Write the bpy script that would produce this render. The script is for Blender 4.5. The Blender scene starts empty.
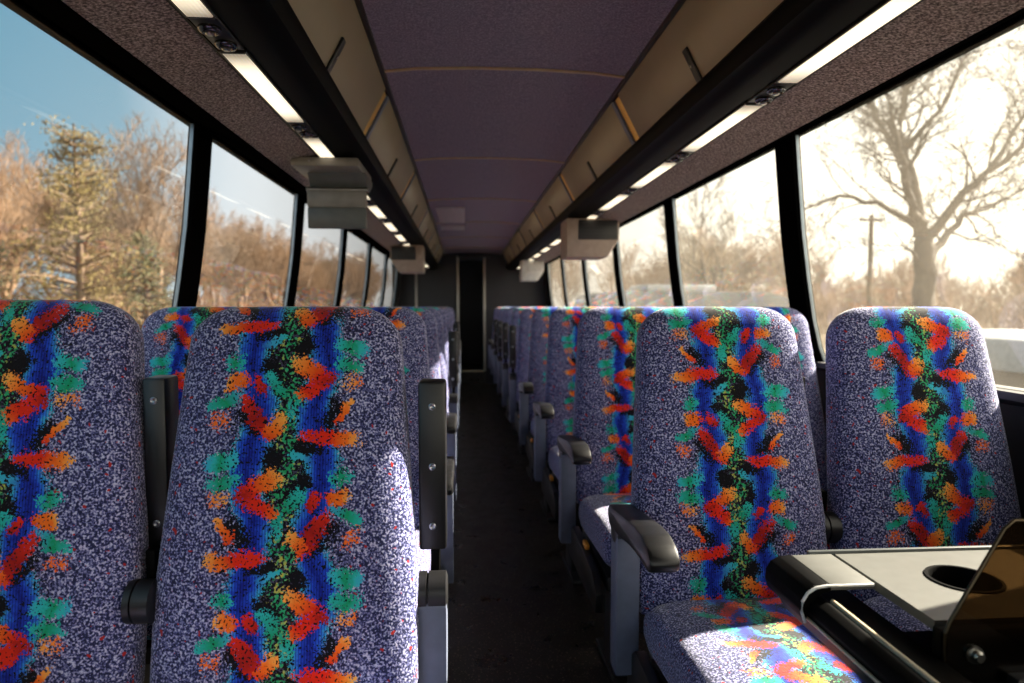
import bpy, bmesh, math, random
from mathutils import Vector, Matrix
PI = math.pi
sc = bpy.context.scene
COL = sc.collection
CAM = Vector((-0.15, 0.0, 1.17))
ORD = ['first', 'second', 'third', 'fourth', 'fifth', 'sixth', 'seventh', 'eighth', 'ninth', 'tenth', 'eleventh',
       'twelfth', 'thirteenth', 'fourteenth', 'fifteenth', 'sixteenth', 'seventeenth']

# ------------------------------------------------------------------ materials
def rgb(r, g, b):
    f = lambda c: (c / 255 / 12.92) if c / 255 <= 0.04045 else ((c / 255 + 0.055) / 1.055) ** 2.4
    return (f(r), f(g), f(b), 1.0)

class NT:
    def __init__(s, name):
        s.m = bpy.data.materials.new(name); s.m.use_nodes = True
        s.t = s.m.node_tree; s.n = s.t.nodes
        for x in list(s.n): s.n.remove(x)
        s.out = s.n.new('ShaderNodeOutputMaterial')
    def link(s, a, b): s.t.links.new(a, b)
    def put(s, sock, v):
        if isinstance(v, bpy.types.NodeSocket): s.link(v, sock)
        else: sock.default_value = v
    def math(s, op, a, b=0.0, c=0.0, clamp=False):
        n = s.n.new('ShaderNodeMath'); n.operation = op; n.use_clamp = clamp
        s.put(n.inputs[0], a); s.put(n.inputs[1], b); s.put(n.inputs[2], c)
        return n.outputs[0]
    def mix(s, f, a, b):
        n = s.n.new('ShaderNodeMix'); n.data_type = 'RGBA'
        s.put(n.inputs[0], f); s.put(n.inputs[6], a); s.put(n.inputs[7], b)
        return n.outputs[2]
    def noise(s, vec, scale, detail=2.0, rough=0.5):
        n = s.n.new('ShaderNodeTexNoise'); n.inputs['Scale'].default_value = scale
        n.inputs['Detail'].default_value = detail; n.inputs['Roughness'].default_value = rough
        if vec is not None: s.link(vec, n.inputs['Vector'])
        return n.outputs[0]
    def ramp(s, f, stops, const=False):
        n = s.n.new('ShaderNodeValToRGB')
        if const: n.color_ramp.interpolation = 'CONSTANT'
        e = n.color_ramp.elements
        while len(e) < len(stops): e.new(0.5)
        for i, (p, c) in enumerate(stops): e[i].position = p; e[i].color = c
        s.put(n.inputs[0], f)
        return n.outputs[0]
    def coord(s, kind='Object'):
        n = s.n.new('ShaderNodeTexCoord'); return n.outputs[kind]
    def bsdf(s, color, rough=0.5, metal=0.0, **kw):
        b = s.n.new('ShaderNodeBsdfPrincipled')
        s.put(b.inputs['Base Color'], color); s.put(b.inputs['Roughness'], rough); s.put(b.inputs['Metallic'], metal)
        for k, v in kw.items(): s.put(b.inputs[k.replace('_', ' ')], v)
        s.link(b.outputs[0], s.out.inputs[0])
        return b
    def bump(s, b, h, strength=0.3, dist=0.002):
        n = s.n.new('ShaderNodeBump'); n.inputs['Strength'].default_value = strength; n.inputs['Distance'].default_value = dist
        s.put(n.inputs['Height'], h); s.link(n.outputs[0], b.inputs['Normal'])

def plain(name, c, rough=0.5, metal=0.0, var=0.12, nscale=25, bump=0.0, bscale=300, **kw):
    t = NT(name); co = t.coord()
    n = t.noise(co, nscale, 3)
    d = (c[0] * (1 - var), c[1] * (1 - var), c[2] * (1 - var), 1); e = (c[0] * (1 + var), c[1] * (1 + var), c[2] * (1 + var), 1)
    b = t.bsdf(t.ramp(n, [(0.3, d), (0.7, e)]), rough, metal, **kw)
    if bump: t.bump(b, t.noise(co, bscale, 2), bump, 0.001)
    return t.m

def speck(name, stops, scale, rough=0.9, bump=0.4, detail=2, **kw):
    t = NT(name); co = t.coord(); n = t.noise(co, scale, detail, 0.6)
    b = t.bsdf(t.ramp(n, stops), rough, 0, **kw)
    t.bump(b, n, bump, 0.002)
    return t.m

def fabric():
    t = NT('seat_fabric')
    uv = t.n.new('ShaderNodeUVMap').outputs[0]
    at = t.n.new('ShaderNodeAttribute'); at.attribute_type = 'OBJECT'; at.attribute_name = 'phase'
    ph = at.outputs['Fac']
    ob = t.coord('Object')
    P = 0.397; K = 0.000356
    # fine domain warp: woven dither at the edges of the brush strokes
    sep0 = t.n.new('ShaderNodeSeparateXYZ'); t.link(uv, sep0.inputs[0])
    u0, v0 = sep0.outputs[0], sep0.outputs[1]
    nw = t.n.new('ShaderNodeTexNoise'); nw.inputs['Scale'].default_value = 170; nw.inputs['Detail'].default_value = 2.0
    t.link(ob, nw.inputs['Vector'])
    sw = t.n.new('ShaderNodeSeparateXYZ'); t.link(nw.outputs[1], sw.inputs[0])
    nl = t.n.new('ShaderNodeTexNoise'); nl.inputs['Scale'].default_value = 26; nl.inputs['Detail'].default_value = 1.0
    t.link(ob, nl.inputs['Vector'])
    sl = t.n.new('ShaderNodeSeparateXYZ'); t.link(nl.outputs[1], sl.inputs[0])
    def warp(x, a, b):
        x = t.math('MULTIPLY_ADD', t.math('SUBTRACT', a, 0.5), 0.020, x)
        return t.math('MULTIPLY_ADD', t.math('SUBTRACT', b, 0.5), 0.024, x)
    u = warp(u0, sw.outputs[0], sl.outputs[0]); v = warp(v0, sw.outputs[1], sl.outputs[1])
    side = t.math('GREATER_THAN', u0, 0.0)
    a = t.math('DIVIDE', t.math('ABSOLUTE', u), K * 0.93)                      # stroke units, outward from the axis
    vv = t.math('SUBTRACT', v, ph)
    vv = t.math('MULTIPLY_ADD', side, P / 2, vv)
    vv = t.math('DIVIDE', vv, K)                                        # periodic window [-1010, 105)
    PW = P / K
    vv = t.math('SUBTRACT', t.math('FLOORED_MODULO', t.math('ADD', vv, 1010.0), PW), 1010.0)
    cx = t.n.new('ShaderNodeCombineXYZ'); t.link(a, cx.inputs[0]); t.link(vv, cx.inputs[1])
    pvec = cx.outputs[0]
    fine = t.noise(ob, 300, 1.0, 0.5)
    med = t.noise(ob, 60, 2.0, 0.6)
    fd = t.math('SUBTRACT', fine, 0.5)
    # ground: lavender grey speckle
    g = t.noise(ob, 265, 1.5, 0.55)
    ground = t.ramp(g, [(0.0, rgb(22, 25, 48)), (0.43, rgb(36, 40, 74)), (0.50, rgb(76, 80, 130)), (0.57, rgb(124, 126, 170)), (0.66, rgb(188, 188, 216))])
    r = t.noise(ob, 120, 0.0)
    ground = t.mix(t.math('GREATER_THAN', r, 0.785), ground, rgb(165, 40, 40))
    # band base
    BLK = rgb(12, 12, 18)
    d_band = t.math('MULTIPLY_ADD', fd, 330.0, a)
    inb = t.math('LESS_THAN', d_band, 238.0)
    blk = t.ramp(g, [(0, BLK), (0.55, BLK), (0.58, rgb(70, 66, 92))])
    col = t.mix(inb, ground, blk)
    # green and yellow flecks along the axis
    inc = t.math('LESS_THAN', t.math('MULTIPLY_ADD', fd, 200.0, a), 62.0)
    gf = t.noise(ob, 190, 0.0)
    flk = t.ramp(med, [(0.3, rgb(25, 150, 90)), (0.5, rgb(50, 165, 115)), (0.62, rgb(190, 180, 70)), (0.75, rgb(60, 170, 160))])
    col = t.mix(t.math('MULTIPLY', inc, t.math('GREATER_THAN', gf, 0.535)), col, flk)
    # blue columns with cyan flanks, ribbed
    sn = t.math('SINE', t.math('MULTIPLY', vv, 2 * PI / (PW / 2)))
    ac = t.math('MULTIPLY_ADD', sn, 28.0, 168.0)
    db = t.math('DIVIDE', t.math('ABSOLUTE', t.math('SUBTRACT', a, ac)), 94.0)
    bm_ = t.math('LESS_THAN', t.math('MULTIPLY_ADD', fd, 1.3, db), 0.95)
    blue = t.ramp(t.math('MULTIPLY_ADD', t.math('SUBTRACT', med, 0.5), 0.5, db), [(0.0, rgb(18, 34, 138)), (0.45, rgb(32, 72, 205)), (0.72, rgb(48, 126, 222)), (0.95, rgb(60, 182, 214))])
    rib = t.math('SINE', t.math('MULTIPLY', u0, 2 * PI / 0.0046))
    ribf = t.math('MULTIPLY_ADD', rib, 0.30, 0.80)
    bl = t.n.new('ShaderNodeMix'); bl.data_type = 'RGBA'; bl.blend_type = 'MULTIPLY'; bl.inputs[0].default_value = 1.0
    t.link(blue, bl.inputs[6]); cc = t.n.new('ShaderNodeCombineXYZ')
    for i in range(3): t.link(ribf, cc.inputs[i])
    t.link(cc.outputs[0], bl.inputs[7])
    col = t.mix(bm_, col, bl.outputs[2])
    O, Y, R, D, T, G, B, C = rgb(240, 110, 28), rgb(250, 178, 80), rgb(222, 42, 18), rgb(150, 24, 20), rgb(45, 185, 185), rgb(18, 150, 100), rgb(30, 60, 180), rgb(60, 170, 210)
    S = [  # a0 v0 a1 v1 halfwidth colours dryness
        (140, -950, 5, -850, 42, [BLK, BLK], 0.9), (290, -200, 170, -70, 50, [BLK, BLK], 1.0),
        (265, -735, 120, -585, 42, [BLK, BLK], 1.0), (130, -520, 20, -440, 50, [BLK, BLK], 0.9), (200, 20, 20, 10, 40, [BLK, BLK], 1.0),
        (100, -900, 10, -790, 34, [T, G], 0.9), (60, -270, 10, -120, 40, [G, T], 1.1),
        (345, -954, 230, -950, 42, [T, G, T], 1.1),
        (335, -860, 205, -850, 44, [Y, O, O, R], 0.7),
        (180, -880, 115, -800, 30, [R, D], 0.7),
        (410, -728, 235, -800, 30, [T, G, C], 0.6),
        (400, -680, 295, -660, 40, [O, O], 1.45),
        (235, -790, 80, -590, 46, [R, D, R], 0.6),
        (15, -705, 118, -580, 42, [Y, O, R], 0.6),
        (420, -458, 225, -490, 42, [C, T, G, T, C], 0.6),
        (405, -362, 228, -392, 40, [T, G, T], 0.75),
        (10, -418, 250, -292, 46, [Y, O, R, D], 0.6),
        (215, -318, 40, -215, 44, [D, R, R, O], 0.65),
        (390, -300, 270, -300, 40, [O, Y], 1.5),
        (345, -215, 240, -100, 22, [Y, O, R], 0.4),
        (390, -12, 70, -42, 40, [Y, O, R, R, R], 0.6),
        (150, 92, 10, 34, 20, [B, C, T], 0.4),
    ]
    for (a0, va, a1, vb, hw, cols, dry) in S:
        L = math.hypot(a1 - a0, vb - va) / 2
        mp = t.n.new('ShaderNodeMapping'); mp.vector_type = 'TEXTURE'
        mp.inputs['Location'].default_value = ((a0 + a1) / 2, (va + vb) / 2, 0)
        mp.inputs['Rotation'].default_value = (0, 0, math.atan2(vb - va, a1 - a0))
        mp.inputs['Scale'].default_value = (L, hw, 1)
        t.link(pvec, mp.inputs['Vector'])
        sp = t.n.new('ShaderNodeSeparateXYZ'); t.link(mp.outputs[0], sp.inputs[0])
        x, y = sp.outputs[0], sp.outputs[1]
        x2 = t.math('MULTIPLY', x, x); x4 = t.math('MULTIPLY', x2, x2)
        dd = t.math('MULTIPLY_ADD', y, y, x4)
        dd = t.math('MULTIPLY_ADD', fd, dry * 5.2, dd)
        lim = 0.80 if dry < 1.2 else 0.20
        mk = t.math('LESS_THAN', dd, lim)
        if len(cols) == 2 and cols[0] == cols[1]: c = cols[0]
        else:
            xx = t.math('MULTIPLY_ADD', x, 0.5, 0.5)
            c = t.ramp(xx, [(i / (len(cols) - 1), k) for i, k in enumerate(cols)])
        col = t.mix(mk, col, c)
    # woven dark pinholes over the whole painted band
    pin = t.math('GREATER_THAN', t.noise(ob, 250, 0.5), 0.640)
    col = t.mix(t.math('MULTIPLY', pin, t.math('LESS_THAN', a, 330.0)), col, BLK)
    b = t.bsdf(col, 0.95, 0, Sheen_Weight=0.30, Sheen_Roughness=0.45)
    b.inputs['Specular IOR Level'].default_value = 0.15
    t.bump(b, g, 0.35, 0.002)
    return t.m

M = {}
M['fabric'] = fabric()
M['black'] = plain('black_plastic', rgb(20, 20, 22), 0.42, bump=0.15)
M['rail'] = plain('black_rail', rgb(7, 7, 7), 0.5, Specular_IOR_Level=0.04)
M['pad'] = plain('armrest_vinyl', rgb(15, 15, 17), 0.36, bump=0.25, bscale=500)
M['greyblue'] = plain('grey_blue_plastic', rgb(96, 104, 124), 0.5, bump=0.3, bscale=700)
M['steel'] = plain('brushed_steel', rgb(150, 148, 142), 0.28, 1.0)
M['screw'] = plain('screw_metal', rgb(150, 152, 158), 0.3, 1.0)
M['orange'] = plain('orange_tab', rgb(232, 150, 40), 0.5)
M['bin'] = plain('bin_laminate', rgb(140, 127, 102), 0.38, nscale=6, var=0.05)
M['gold'] = plain('gold_trim', rgb(226, 178, 96), 0.38, 0.6)
M['darktrim'] = plain('dark_bronze_trim', rgb(70, 60, 45), 0.3, 0.8)
M['seam'] = plain('seam_trim', rgb(196, 166, 128), 0.4, 0.2)
M['ceil'] = speck('ceiling_cloth', [(0.25, rgb(98, 88, 106)), (0.5, rgb(128, 116, 134)), (0.75, rgb(160, 147, 164))], 170, bump=0.2)
M['carpet'] = speck('wall_carpet', [(0.32, rgb(58, 48, 46)), (0.48, rgb(118, 104, 100)), (0.66, rgb(186, 170, 164))], 170, bump=0.5)
M['wall'] = plain('dark_wall_panel', rgb(34, 34, 38), 0.7, bump=0.3, bscale=200)
M['pillar'] = plain('pillar_black', rgb(7, 7, 7), 0.6, Specular_IOR_Level=0.0)
M['edge'] = plain('pale_metal_edge', rgb(176, 170, 160), 0.35, 0.2)
M['chrome'] = plain('dark_chrome', rgb(90, 90, 94), 0.18, 0.95)
M['gasket'] = plain('gasket_metal', rgb(120, 130, 138), 0.3, 0.9)
M['roof'] = plain('roof_shell', rgb(60, 60, 60), 0.7)
M['tv'] = plain('grey_tv_plastic', rgb(122, 120, 116), 0.42)
M['tvlow'] = plain('dark_grey_tv_plastic', rgb(84, 88, 88), 0.4)
M['tvbox'] = plain('taupe_tv_plastic', rgb(158, 142, 130), 0.5)
M['tvwhite'] = plain('pale_tv_plastic', rgb(200, 198, 194), 0.5)
M['table'] = plain('table_laminate', rgb(98, 98, 94), 0.36, nscale=40, var=0.06)
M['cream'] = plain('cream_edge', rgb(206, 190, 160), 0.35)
M['white'] = plain('white_band', rgb(225, 224, 222), 0.4)
M['partition'] = plain('rear_partition', rgb(20, 21, 27), 0.45)
M['slab'] = plain('pale_slab', rgb(176, 166, 168), 0.5)
M['dirt'] = speck('lot_concrete', [(0.3, rgb(112, 108, 102)), (0.7, rgb(140, 136, 128))], 0.8, bump=0.0)
M['grass'] = speck('dry_grass', [(0.3, rgb(84, 66, 46)), (0.5, rgb(112, 92, 64)), (0.7, rgb(134, 114, 82))], 1.3, bump=0.0, detail=6)
M['bark'] = plain('bark', rgb(104, 84, 66), 0.9, nscale=4, var=0.3)
M['bark2'] = plain('bark_warm', rgb(122, 96, 72), 0.9, nscale=4, var=0.3)
M['oak'] = plain('oak_bark', rgb(70, 58, 46), 0.9, nscale=6, var=0.3)
M['leafgold'] = plain('tan_foliage', rgb(92, 78, 36), 0.8, nscale=1.2, var=0.45)
M['leafgreen'] = plain('pine_foliage', rgb(70, 66, 36), 0.8, nscale=1.5, var=0.45)
M['brush'] = plain('brush_twigs', rgb(112, 86, 62), 0.9, nscale=0.6, var=0.35)
M['vanwhite'] = plain('van_paint_white', rgb(150, 152, 152), 0.25)
M['silver'] = plain('silver_paint', rgb(64, 68, 72), 0.25, 0.3)
M['carglass'] = plain('dark_car_glass', rgb(28, 34, 40), 0.08)
M['tyre'] = plain('tyre_rubber', rgb(22, 22, 22), 0.8)
M['hub'] = plain('wheel_hub', rgb(150, 150, 150), 0.3, 0.9)
M['lampglass'] = plain('lamp_glass', rgb(230, 226, 214), 0.15)
M['redlamp'] = plain('red_lamp', rgb(150, 20, 18), 0.2)
M['wood'] = plain('pole_wood', rgb(84, 68, 52), 0.9)

def floor_mat():
    t = NT('aisle_rubber'); co = t.coord()
    n = t.noise(co, 9, 5, 0.65); s = t.noise(co, 120, 1.0)
    c = t.ramp(n, [(0.3, rgb(13, 11, 10)), (0.7, rgb(36, 31, 27))])
    c = t.mix(t.math('GREATER_THAN', s, 0.665), c, rgb(128, 112, 92))
    b = t.bsdf(c, t.ramp(n, [(0.3, (0.22,) * 3 + (1,)), (0.7, (0.48,) * 3 + (1,))]), 0)
    t.bump(b, t.noise(co, 120, 2), 0.3, 0.002)
    return t.m
M['floor'] = floor_mat()

def glass_mat(name, tint, film, filmcol, refl=1.0):
    t = NT(name); co = t.coord()
    tr = t.n.new('ShaderNodeBsdfTransparent'); tr.inputs[0].default_value = tint
    gl = t.n.new('ShaderNodeBsdfGlossy'); gl.inputs['Roughness'].default_value = 0.0
    lw = t.n.new('ShaderNodeLayerWeight'); lw.inputs[0].default_value = 0.5
    f = t.math('MULTIPLY', t.math('MULTIPLY_ADD', t.math('POWER', lw.outputs['Facing'], 5.0), 0.96, 0.04), refl, clamp=True)
    m1 = t.n.new('ShaderNodeMixShader'); t.link(f, m1.inputs[0]); t.link(tr.outputs[0], m1.inputs[1]); t.link(gl.outputs[0], m1.inputs[2])
    tl = t.n.new('ShaderNodeBsdfTranslucent'); tl.inputs[0].default_value = filmcol
    n = t.noise(co, 2.5, 5, 0.6)
    ff = t.math('MULTIPLY', n, film * 2)
    m2 = t.n.new('ShaderNodeMixShader'); t.link(ff, m2.inputs[0]); t.link(m1.outputs[0], m2.inputs[1]); t.link(tl.outputs[0], m2.inputs[2])
    t.link(m2.outputs[0], t.out.inputs[0])
    return t.m
M['glass'] = glass_mat('window_glass', (0.94, 0.96, 0.96, 1), 0.032, (0.95, 0.88, 0.75, 1), 1.25)
M['acrylic'] = glass_mat('smoked_acrylic', (0.34, 0.25, 0.15, 1), 0.03, (0.5, 0.38, 0.22, 1), 1.2)

def lens_mat(name, c, strength):
    t = NT(name); co = t.coord()
    sx = t.n.new('ShaderNodeSeparateXYZ'); t.link(co, sx.inputs[0])
    rb = t.math('MULTIPLY_ADD', t.math('SINE', t.math('MULTIPLY', sx.outputs[0], 2 * PI / 0.008)), 0.18, 0.82)
    b = t.bsdf(rgb(225, 220, 205), 0.35)
    b.inputs['Emission Color'].default_value = c
    e = t.math('DIVIDE', t.math('SUBTRACT', 0.262, t.math('ABSOLUTE', sx.outputs[1])), 0.10, clamp=True)   # the tube is shorter than its lens
    e = t.math('MULTIPLY_ADD', e, 0.85, 0.15)
    t.link(t.math('MULTIPLY', t.math('MULTIPLY', rb, e), strength), b.inputs['Emission Strength'])
    return t.m
M['lens'] = lens_mat('light_lens', (1.0, 0.86, 0.62, 1), 1.6)

# ------------------------------------------------------------------ mesh helpers
def to_obj(name, bm, mats, parent=None, smooth=True, cache=None, loc=None):
    me = bpy.data.meshes.new(name)
    bm.normal_update(); bm.to_mesh(me); bm.free()
    for m in (mats if isinstance(mats, (list, tuple)) else [mats]): me.materials.append(M[m])
    if smooth:
        for p in me.polygons: p.use_smooth = True
        try: me.set_sharp_from_angle(angle=math.radians(38))
        except Exception: pass
    return link(name, me, parent, loc)

def link(name, me, parent=None, loc=None):
    o = bpy.data.objects.new(name, me); COL.objects.link(o)
    if parent is not None: o.parent = parent
    if loc is not None: o.location = loc
    return o

def tag(o, label, cat, group=None, kind=None):
    o['label'] = label; o['category'] = cat
    if group: o['group'] = group
    if kind: o['kind'] = kind
    return o

def thing(name, label, cat, loc=(0, 0, 0), group=None, rz=0.0):
    o = bpy.data.objects.new(name, None); o.empty_display_size = 0.1; COL.objects.link(o)
    o.location = loc; o.rotation_euler = (0, 0, rz)
    return tag(o, label, cat, group)

def struct(o, label=None, cat=None):
    o['kind'] = 'structure'
    if label: o['label'] = label
    if cat: o['category'] = cat
    return o

def box(bm, c, s, bev=0.0, rot=None, seg=2, mi=0):
    r = bmesh.ops.create_cube(bm, size=1.0)
    vs = r['verts']
    for v in vs: v.co = Vector((v.co.x * s[0], v.co.y * s[1], v.co.z * s[2]))
    if bev > 0:
        es = list({e for v in vs for e in v.link_edges})
        rr = bmesh.ops.bevel(bm, geom=es, offset=bev, segments=seg, profile=0.5, affect='EDGES')
        vs = list({v for f in rr['faces'] for v in f.verts} | {v for v in vs if v.is_valid})
    Mx = Matrix.Translation(Vector(c)) @ (rot.to_4x4() if rot is not None else Matrix())
    for v in vs: v.co = Mx @ v.co
    if mi:
        for f in {f for v in vs for f in v.link_faces}: f.material_index = mi
    return vs

def prism(bm, prof, y0, y1, axis='y', mi=0, bev=0.0):
    """closed profile of (a, b) pairs extruded along an axis"""
    def P(a, b, t):
        return (a, t, b) if axis == 'y' else ((t, a, b) if axis == 'x' else (a, b, t))
    v0 = [bm.verts.new(P(a, b, y0)) for a, b in prof]; v1 = [bm.verts.new(P(a, b, y1)) for a, b in prof]
    n = len(prof); fs = []
    for i in range(n):
        fs.append(bm.faces.new((v0[i], v0[(i + 1) % n], v1[(i + 1) % n], v1[i])))
    fs.append(bm.faces.new(v0[::-1])); fs.append(bm.faces.new(v1))
    for f in fs: f.material_index = mi
    bmesh.ops.recalc_face_normals(bm, faces=fs)
    if bev:
        bmesh.ops.bevel(bm, geom=list({e for f in fs for e in f.edges}), offset=bev, segments=2, profile=0.5, affect='EDGES')
    return fs

def cyl(bm, p0, p1, r, r2=None, n=16, mi=0):
    p0, p1 = Vector(p0), Vector(p1); d = (p1 - p0)
    q = d.to_track_quat('Z', 'Y')
    r2 = r if r2 is None else r2
    a = [bm.verts.new(p0 + q @ Vector((r * math.cos(2 * PI * i / n), r * math.sin(2 * PI * i / n), 0))) for i in range(n)]
    b = [bm.verts.new(p1 + q @ Vector((r2 * math.cos(2 * PI * i / n), r2 * math.sin(2 * PI * i / n), 0))) for i in range(n)]
    fs = [bm.faces.new((a[i], a[(i + 1) % n], b[(i + 1) % n], b[i])) for i in range(n)]
    fs += [bm.faces.new(a[::-1]), bm.faces.new(b)]
    for f in fs: f.material_index = mi

def lathe(bm, c, axis, prof, n=20):
    """prof: (radius, along) pairs revolved about axis through c"""
    c = Vector(c); q = Vector(axis).to_track_quat('Z', 'Y'); rings = []
    for r, z in prof:
        rings.append([bm.verts.new(c + q @ Vector((r * math.cos(2 * PI * i / n), r * math.sin(2 * PI * i / n), z))) for i in range(n)])
    for A, B in zip(rings, rings[1:]):
        for i in range(n): bm.faces.new((A[i], A[(i + 1) % n], B[(i + 1) % n], B[i]))
    bm.faces.new(rings[0][::-1]); bm.faces.new(rings[-1])

def tube(bm, pts, r, n=10):
    rings = []
    for i, p in enumerate(pts):
        p = Vector(p); d = (Vector(pts[min(i + 1, len(pts) - 1)]) - Vector(pts[max(i - 1, 0)]))
        q = d.to_track_quat('Z', 'Y'); rr = r[i] if isinstance(r, (list, tuple)) else r
        rings.append([bm.verts.new(p + q @ Vector((rr * math.cos(2 * PI * k / n), rr * math.sin(2 * PI * k / n), 0))) for k in range(n)])
    for A, B in zip(rings, rings[1:]):
        for i in range(n): bm.faces.new((A[i], A[(i + 1) % n], B[(i + 1) % n], B[i]))
    bm.faces.new(rings[0][::-1]); bm.faces.new(rings[-1])

def loft(stations, mapf, nseg=44):
    """stations: (s, half_width, half_front, half_back, exponent); mapf(x, s, t) -> point. UV = (x, arc length from the last station)"""
    bm = bmesh.new(); uvl = bm.loops.layers.uv.new('UVMap')
    rings = []; arcs = [0.0]; prev = None
    for (s, w, hf, hb, ex) in stations:
        ring = []
        for k in range(nseg):
            a = 2 * PI * k / nseg; ca, sa = math.cos(a), math.sin(a)
            x = w * math.copysign(abs(ca) ** (2 / ex), ca); tt = math.copysign(abs(sa) ** (2 / ex), sa)
            tt *= hf if tt > 0 else hb
            ring.append((x, s, tt))
        rings.append(ring)
        cur = (s, hf)
        if prev: arcs.append(arcs[-1] + math.hypot(cur[0] - prev[0], cur[1] - prev[1]))
        prev = cur
    tot = arcs[-1]
    vr = [[bm.verts.new(mapf(*p)) for p in ring] for ring in rings]
    uv = {}
    for i, ring in enumerate(rings):
        for k in range(nseg): uv[vr[i][k]] = (ring[k][0], tot - arcs[i])
    for A, B in zip(vr, vr[1:]):
        for k in range(nseg): bm.faces.new((A[k], A[(k + 1) % nseg], B[(k + 1) % nseg], B[k]))
    bm.faces.new(vr[0][::-1]); bm.faces.new(vr[-1])
    bmesh.ops.recalc_face_normals(bm, faces=bm.faces[:])
    for f in bm.faces:
        for l in f.loops: l[uvl].uv = uv[l.vert]
    return bm

# ------------------------------------------------------------------ shell of the coach
Y0, Y1 = -2.6, 11.6
YP = [2.49 + 1.45 * k for k in range(-3, 6)]           # pillar centres
ROOFZ = 2.14
SIDE = [(1.19, 0.955), (1.165, 1.02), (1.14, 1.12), (1.115, 1.27), (1.09, 1.45), (1.073, 1.63), (1.057, 1.81)]   # inner curve of the window band

bm = bmesh.new(); box(bm, (0, (Y0 + Y1) / 2, -0.06), (2.5, Y1 - Y0, 0.12))
struct(to_obj('floor', bm, 'floor', smooth=False), 'black rubber bus floor with pale flecks down the aisle', 'floor')

for nm, sx in (('left', -1), ('right', 1)):
    bm = bmesh.new()
    prism(bm, [(sx * 1.20, 0.0), (sx * 1.19, 0.93), (sx * 1.165, 0.945), (sx * 1.165, 0.965), (sx * 1.26, 0.965), (sx * 1.26, 0.0)], Y0, Y1, mi=0)
    prism(bm, [(sx * 1.045, 1.81), (sx * 1.12, 1.81), (sx * 1.05, ROOFZ), (sx * 0.97, ROOFZ)], Y0, Y1, mi=1)
    for yc in YP + [Y0 + 0.04]:
        pr = [(sx * u, z) for u, z in SIDE] + [(sx * (u + 0.032), z) for u, z in SIDE[::-1]]
        prism(bm, pr, yc - 0.068, yc + 0.068, mi=1)
    pr = [(sx * u, z) for u, z in SIDE] + [(sx * (u + 0.06), z) for u, z in SIDE[::-1]]
    prism(bm, pr, YP[-1] + 0.05, Y1, mi=0)
    struct(to_obj('wall_' + nm, bm, ['wall', 'pillar'], smooth=False), 'dark %s side wall of the bus with curved black window pillars' % nm, 'wall')

wn = 0
ys = [Y0 + 0.08] + YP
for nm, sx in (('left', -1), ('right', 1)):
    for i in range(len(ys) - 1):
        a, b = ys[i] + 0.068, ys[i + 1] - 0.068
        if i == 0: a = ys[0]
        wn += 1
        bm = bmesh.new()
        g = 0.007
        for (ya, yb) in ((a, a + g), (b - g, b)):
            prism(bm, [(sx * (u + 0.012), z) for u, z in SIDE] + [(sx * (u + 0.024), z) for u, z in SIDE[::-1]], ya, yb)
        for (u, z) in (SIDE[0], SIDE[-1]):
            box(bm, (sx * (u + 0.018), (a + b) / 2, z + (0.005 if z < 1.2 else -0.005)), (0.014, b - a - 2 * g, 0.010), mi=1)
        w = struct(to_obj('window_%d' % wn, bm, ['gasket', 'pillar'], smooth=False), '%s side bus window, %s from the front' % (nm, ORD[i]), 'window')
        bm = bmesh.new()
        rows = [[bm.verts.new((sx * (u + 0.022), y, z)) for u, z in SIDE] for y in (a, b)]
        for k in range(len(SIDE) - 1): bm.faces.new((rows[0][k], rows[0][k + 1], rows[1][k + 1], rows[1][k]))
        to_obj('pane', bm, 'glass', w)

# front end behind the camera: low dash wall, header and windshield
bm = bmesh.new()
box(bm, (0, Y0 - 0.03, 0.42), (2.5, 0.06, 0.84)); box(bm, (0, Y0 - 0.03, 2.02), (2.3, 0.06, 0.26))
for sx in (-1, 1): box(bm, (sx * 1.17, Y0 - 0.03, 1.36), (0.16, 0.06, 1.06))
struct(to_obj('wall_front', bm, 'wall', smooth=False), 'front wall of the bus under the windshield', 'wall')
bm = bmesh.new(); box(bm, (0, Y0 - 0.03, 1.365), (2.18, 0.008, 1.05)); wn += 1
struct(to_obj('window_%d' % wn, bm, 'glass', smooth=False), 'wide windshield at the front of the bus', 'window')

# ceiling and roof
bm = bmesh.new()
cp = [(-0.42, 1.965), (-0.3, 1.978), (-0.1, 1.985), (0.1, 1.985), (0.3, 1.978), (0.42, 1.965)]
prism(bm, cp + [(0.42, 2.02), (-0.42, 2.02)], Y0, 10.2)
struct(to_obj('ceiling', bm, 'ceil'), 'purple grey cloth ceiling over the aisle', 'ceiling')
bm = bmesh.new(); box(bm, (0, (Y0 + Y1) / 2, ROOFZ + 0.02), (2.1, Y1 - Y0, 0.06))
struct(to_obj('roof', bm, 'roof', smooth=False), 'closed outer roof shell of the bus', 'roof')
tn = 0
for k in range(-3, 6):
    y = 2.33 + 1.38 * k
    bm = bmesh.new()
    pr = [(x, z - 0.001) for x, z in cp] + [(x, z - 0.006) for x, z in cp[::-1]]
    prism(bm, pr, y - 0.007, y + 0.007); tn += 1
    struct(to_obj('trim_%d' % tn, bm, 'seam'), 'thin seam strip across the cloth ceiling', 'trim')
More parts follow.
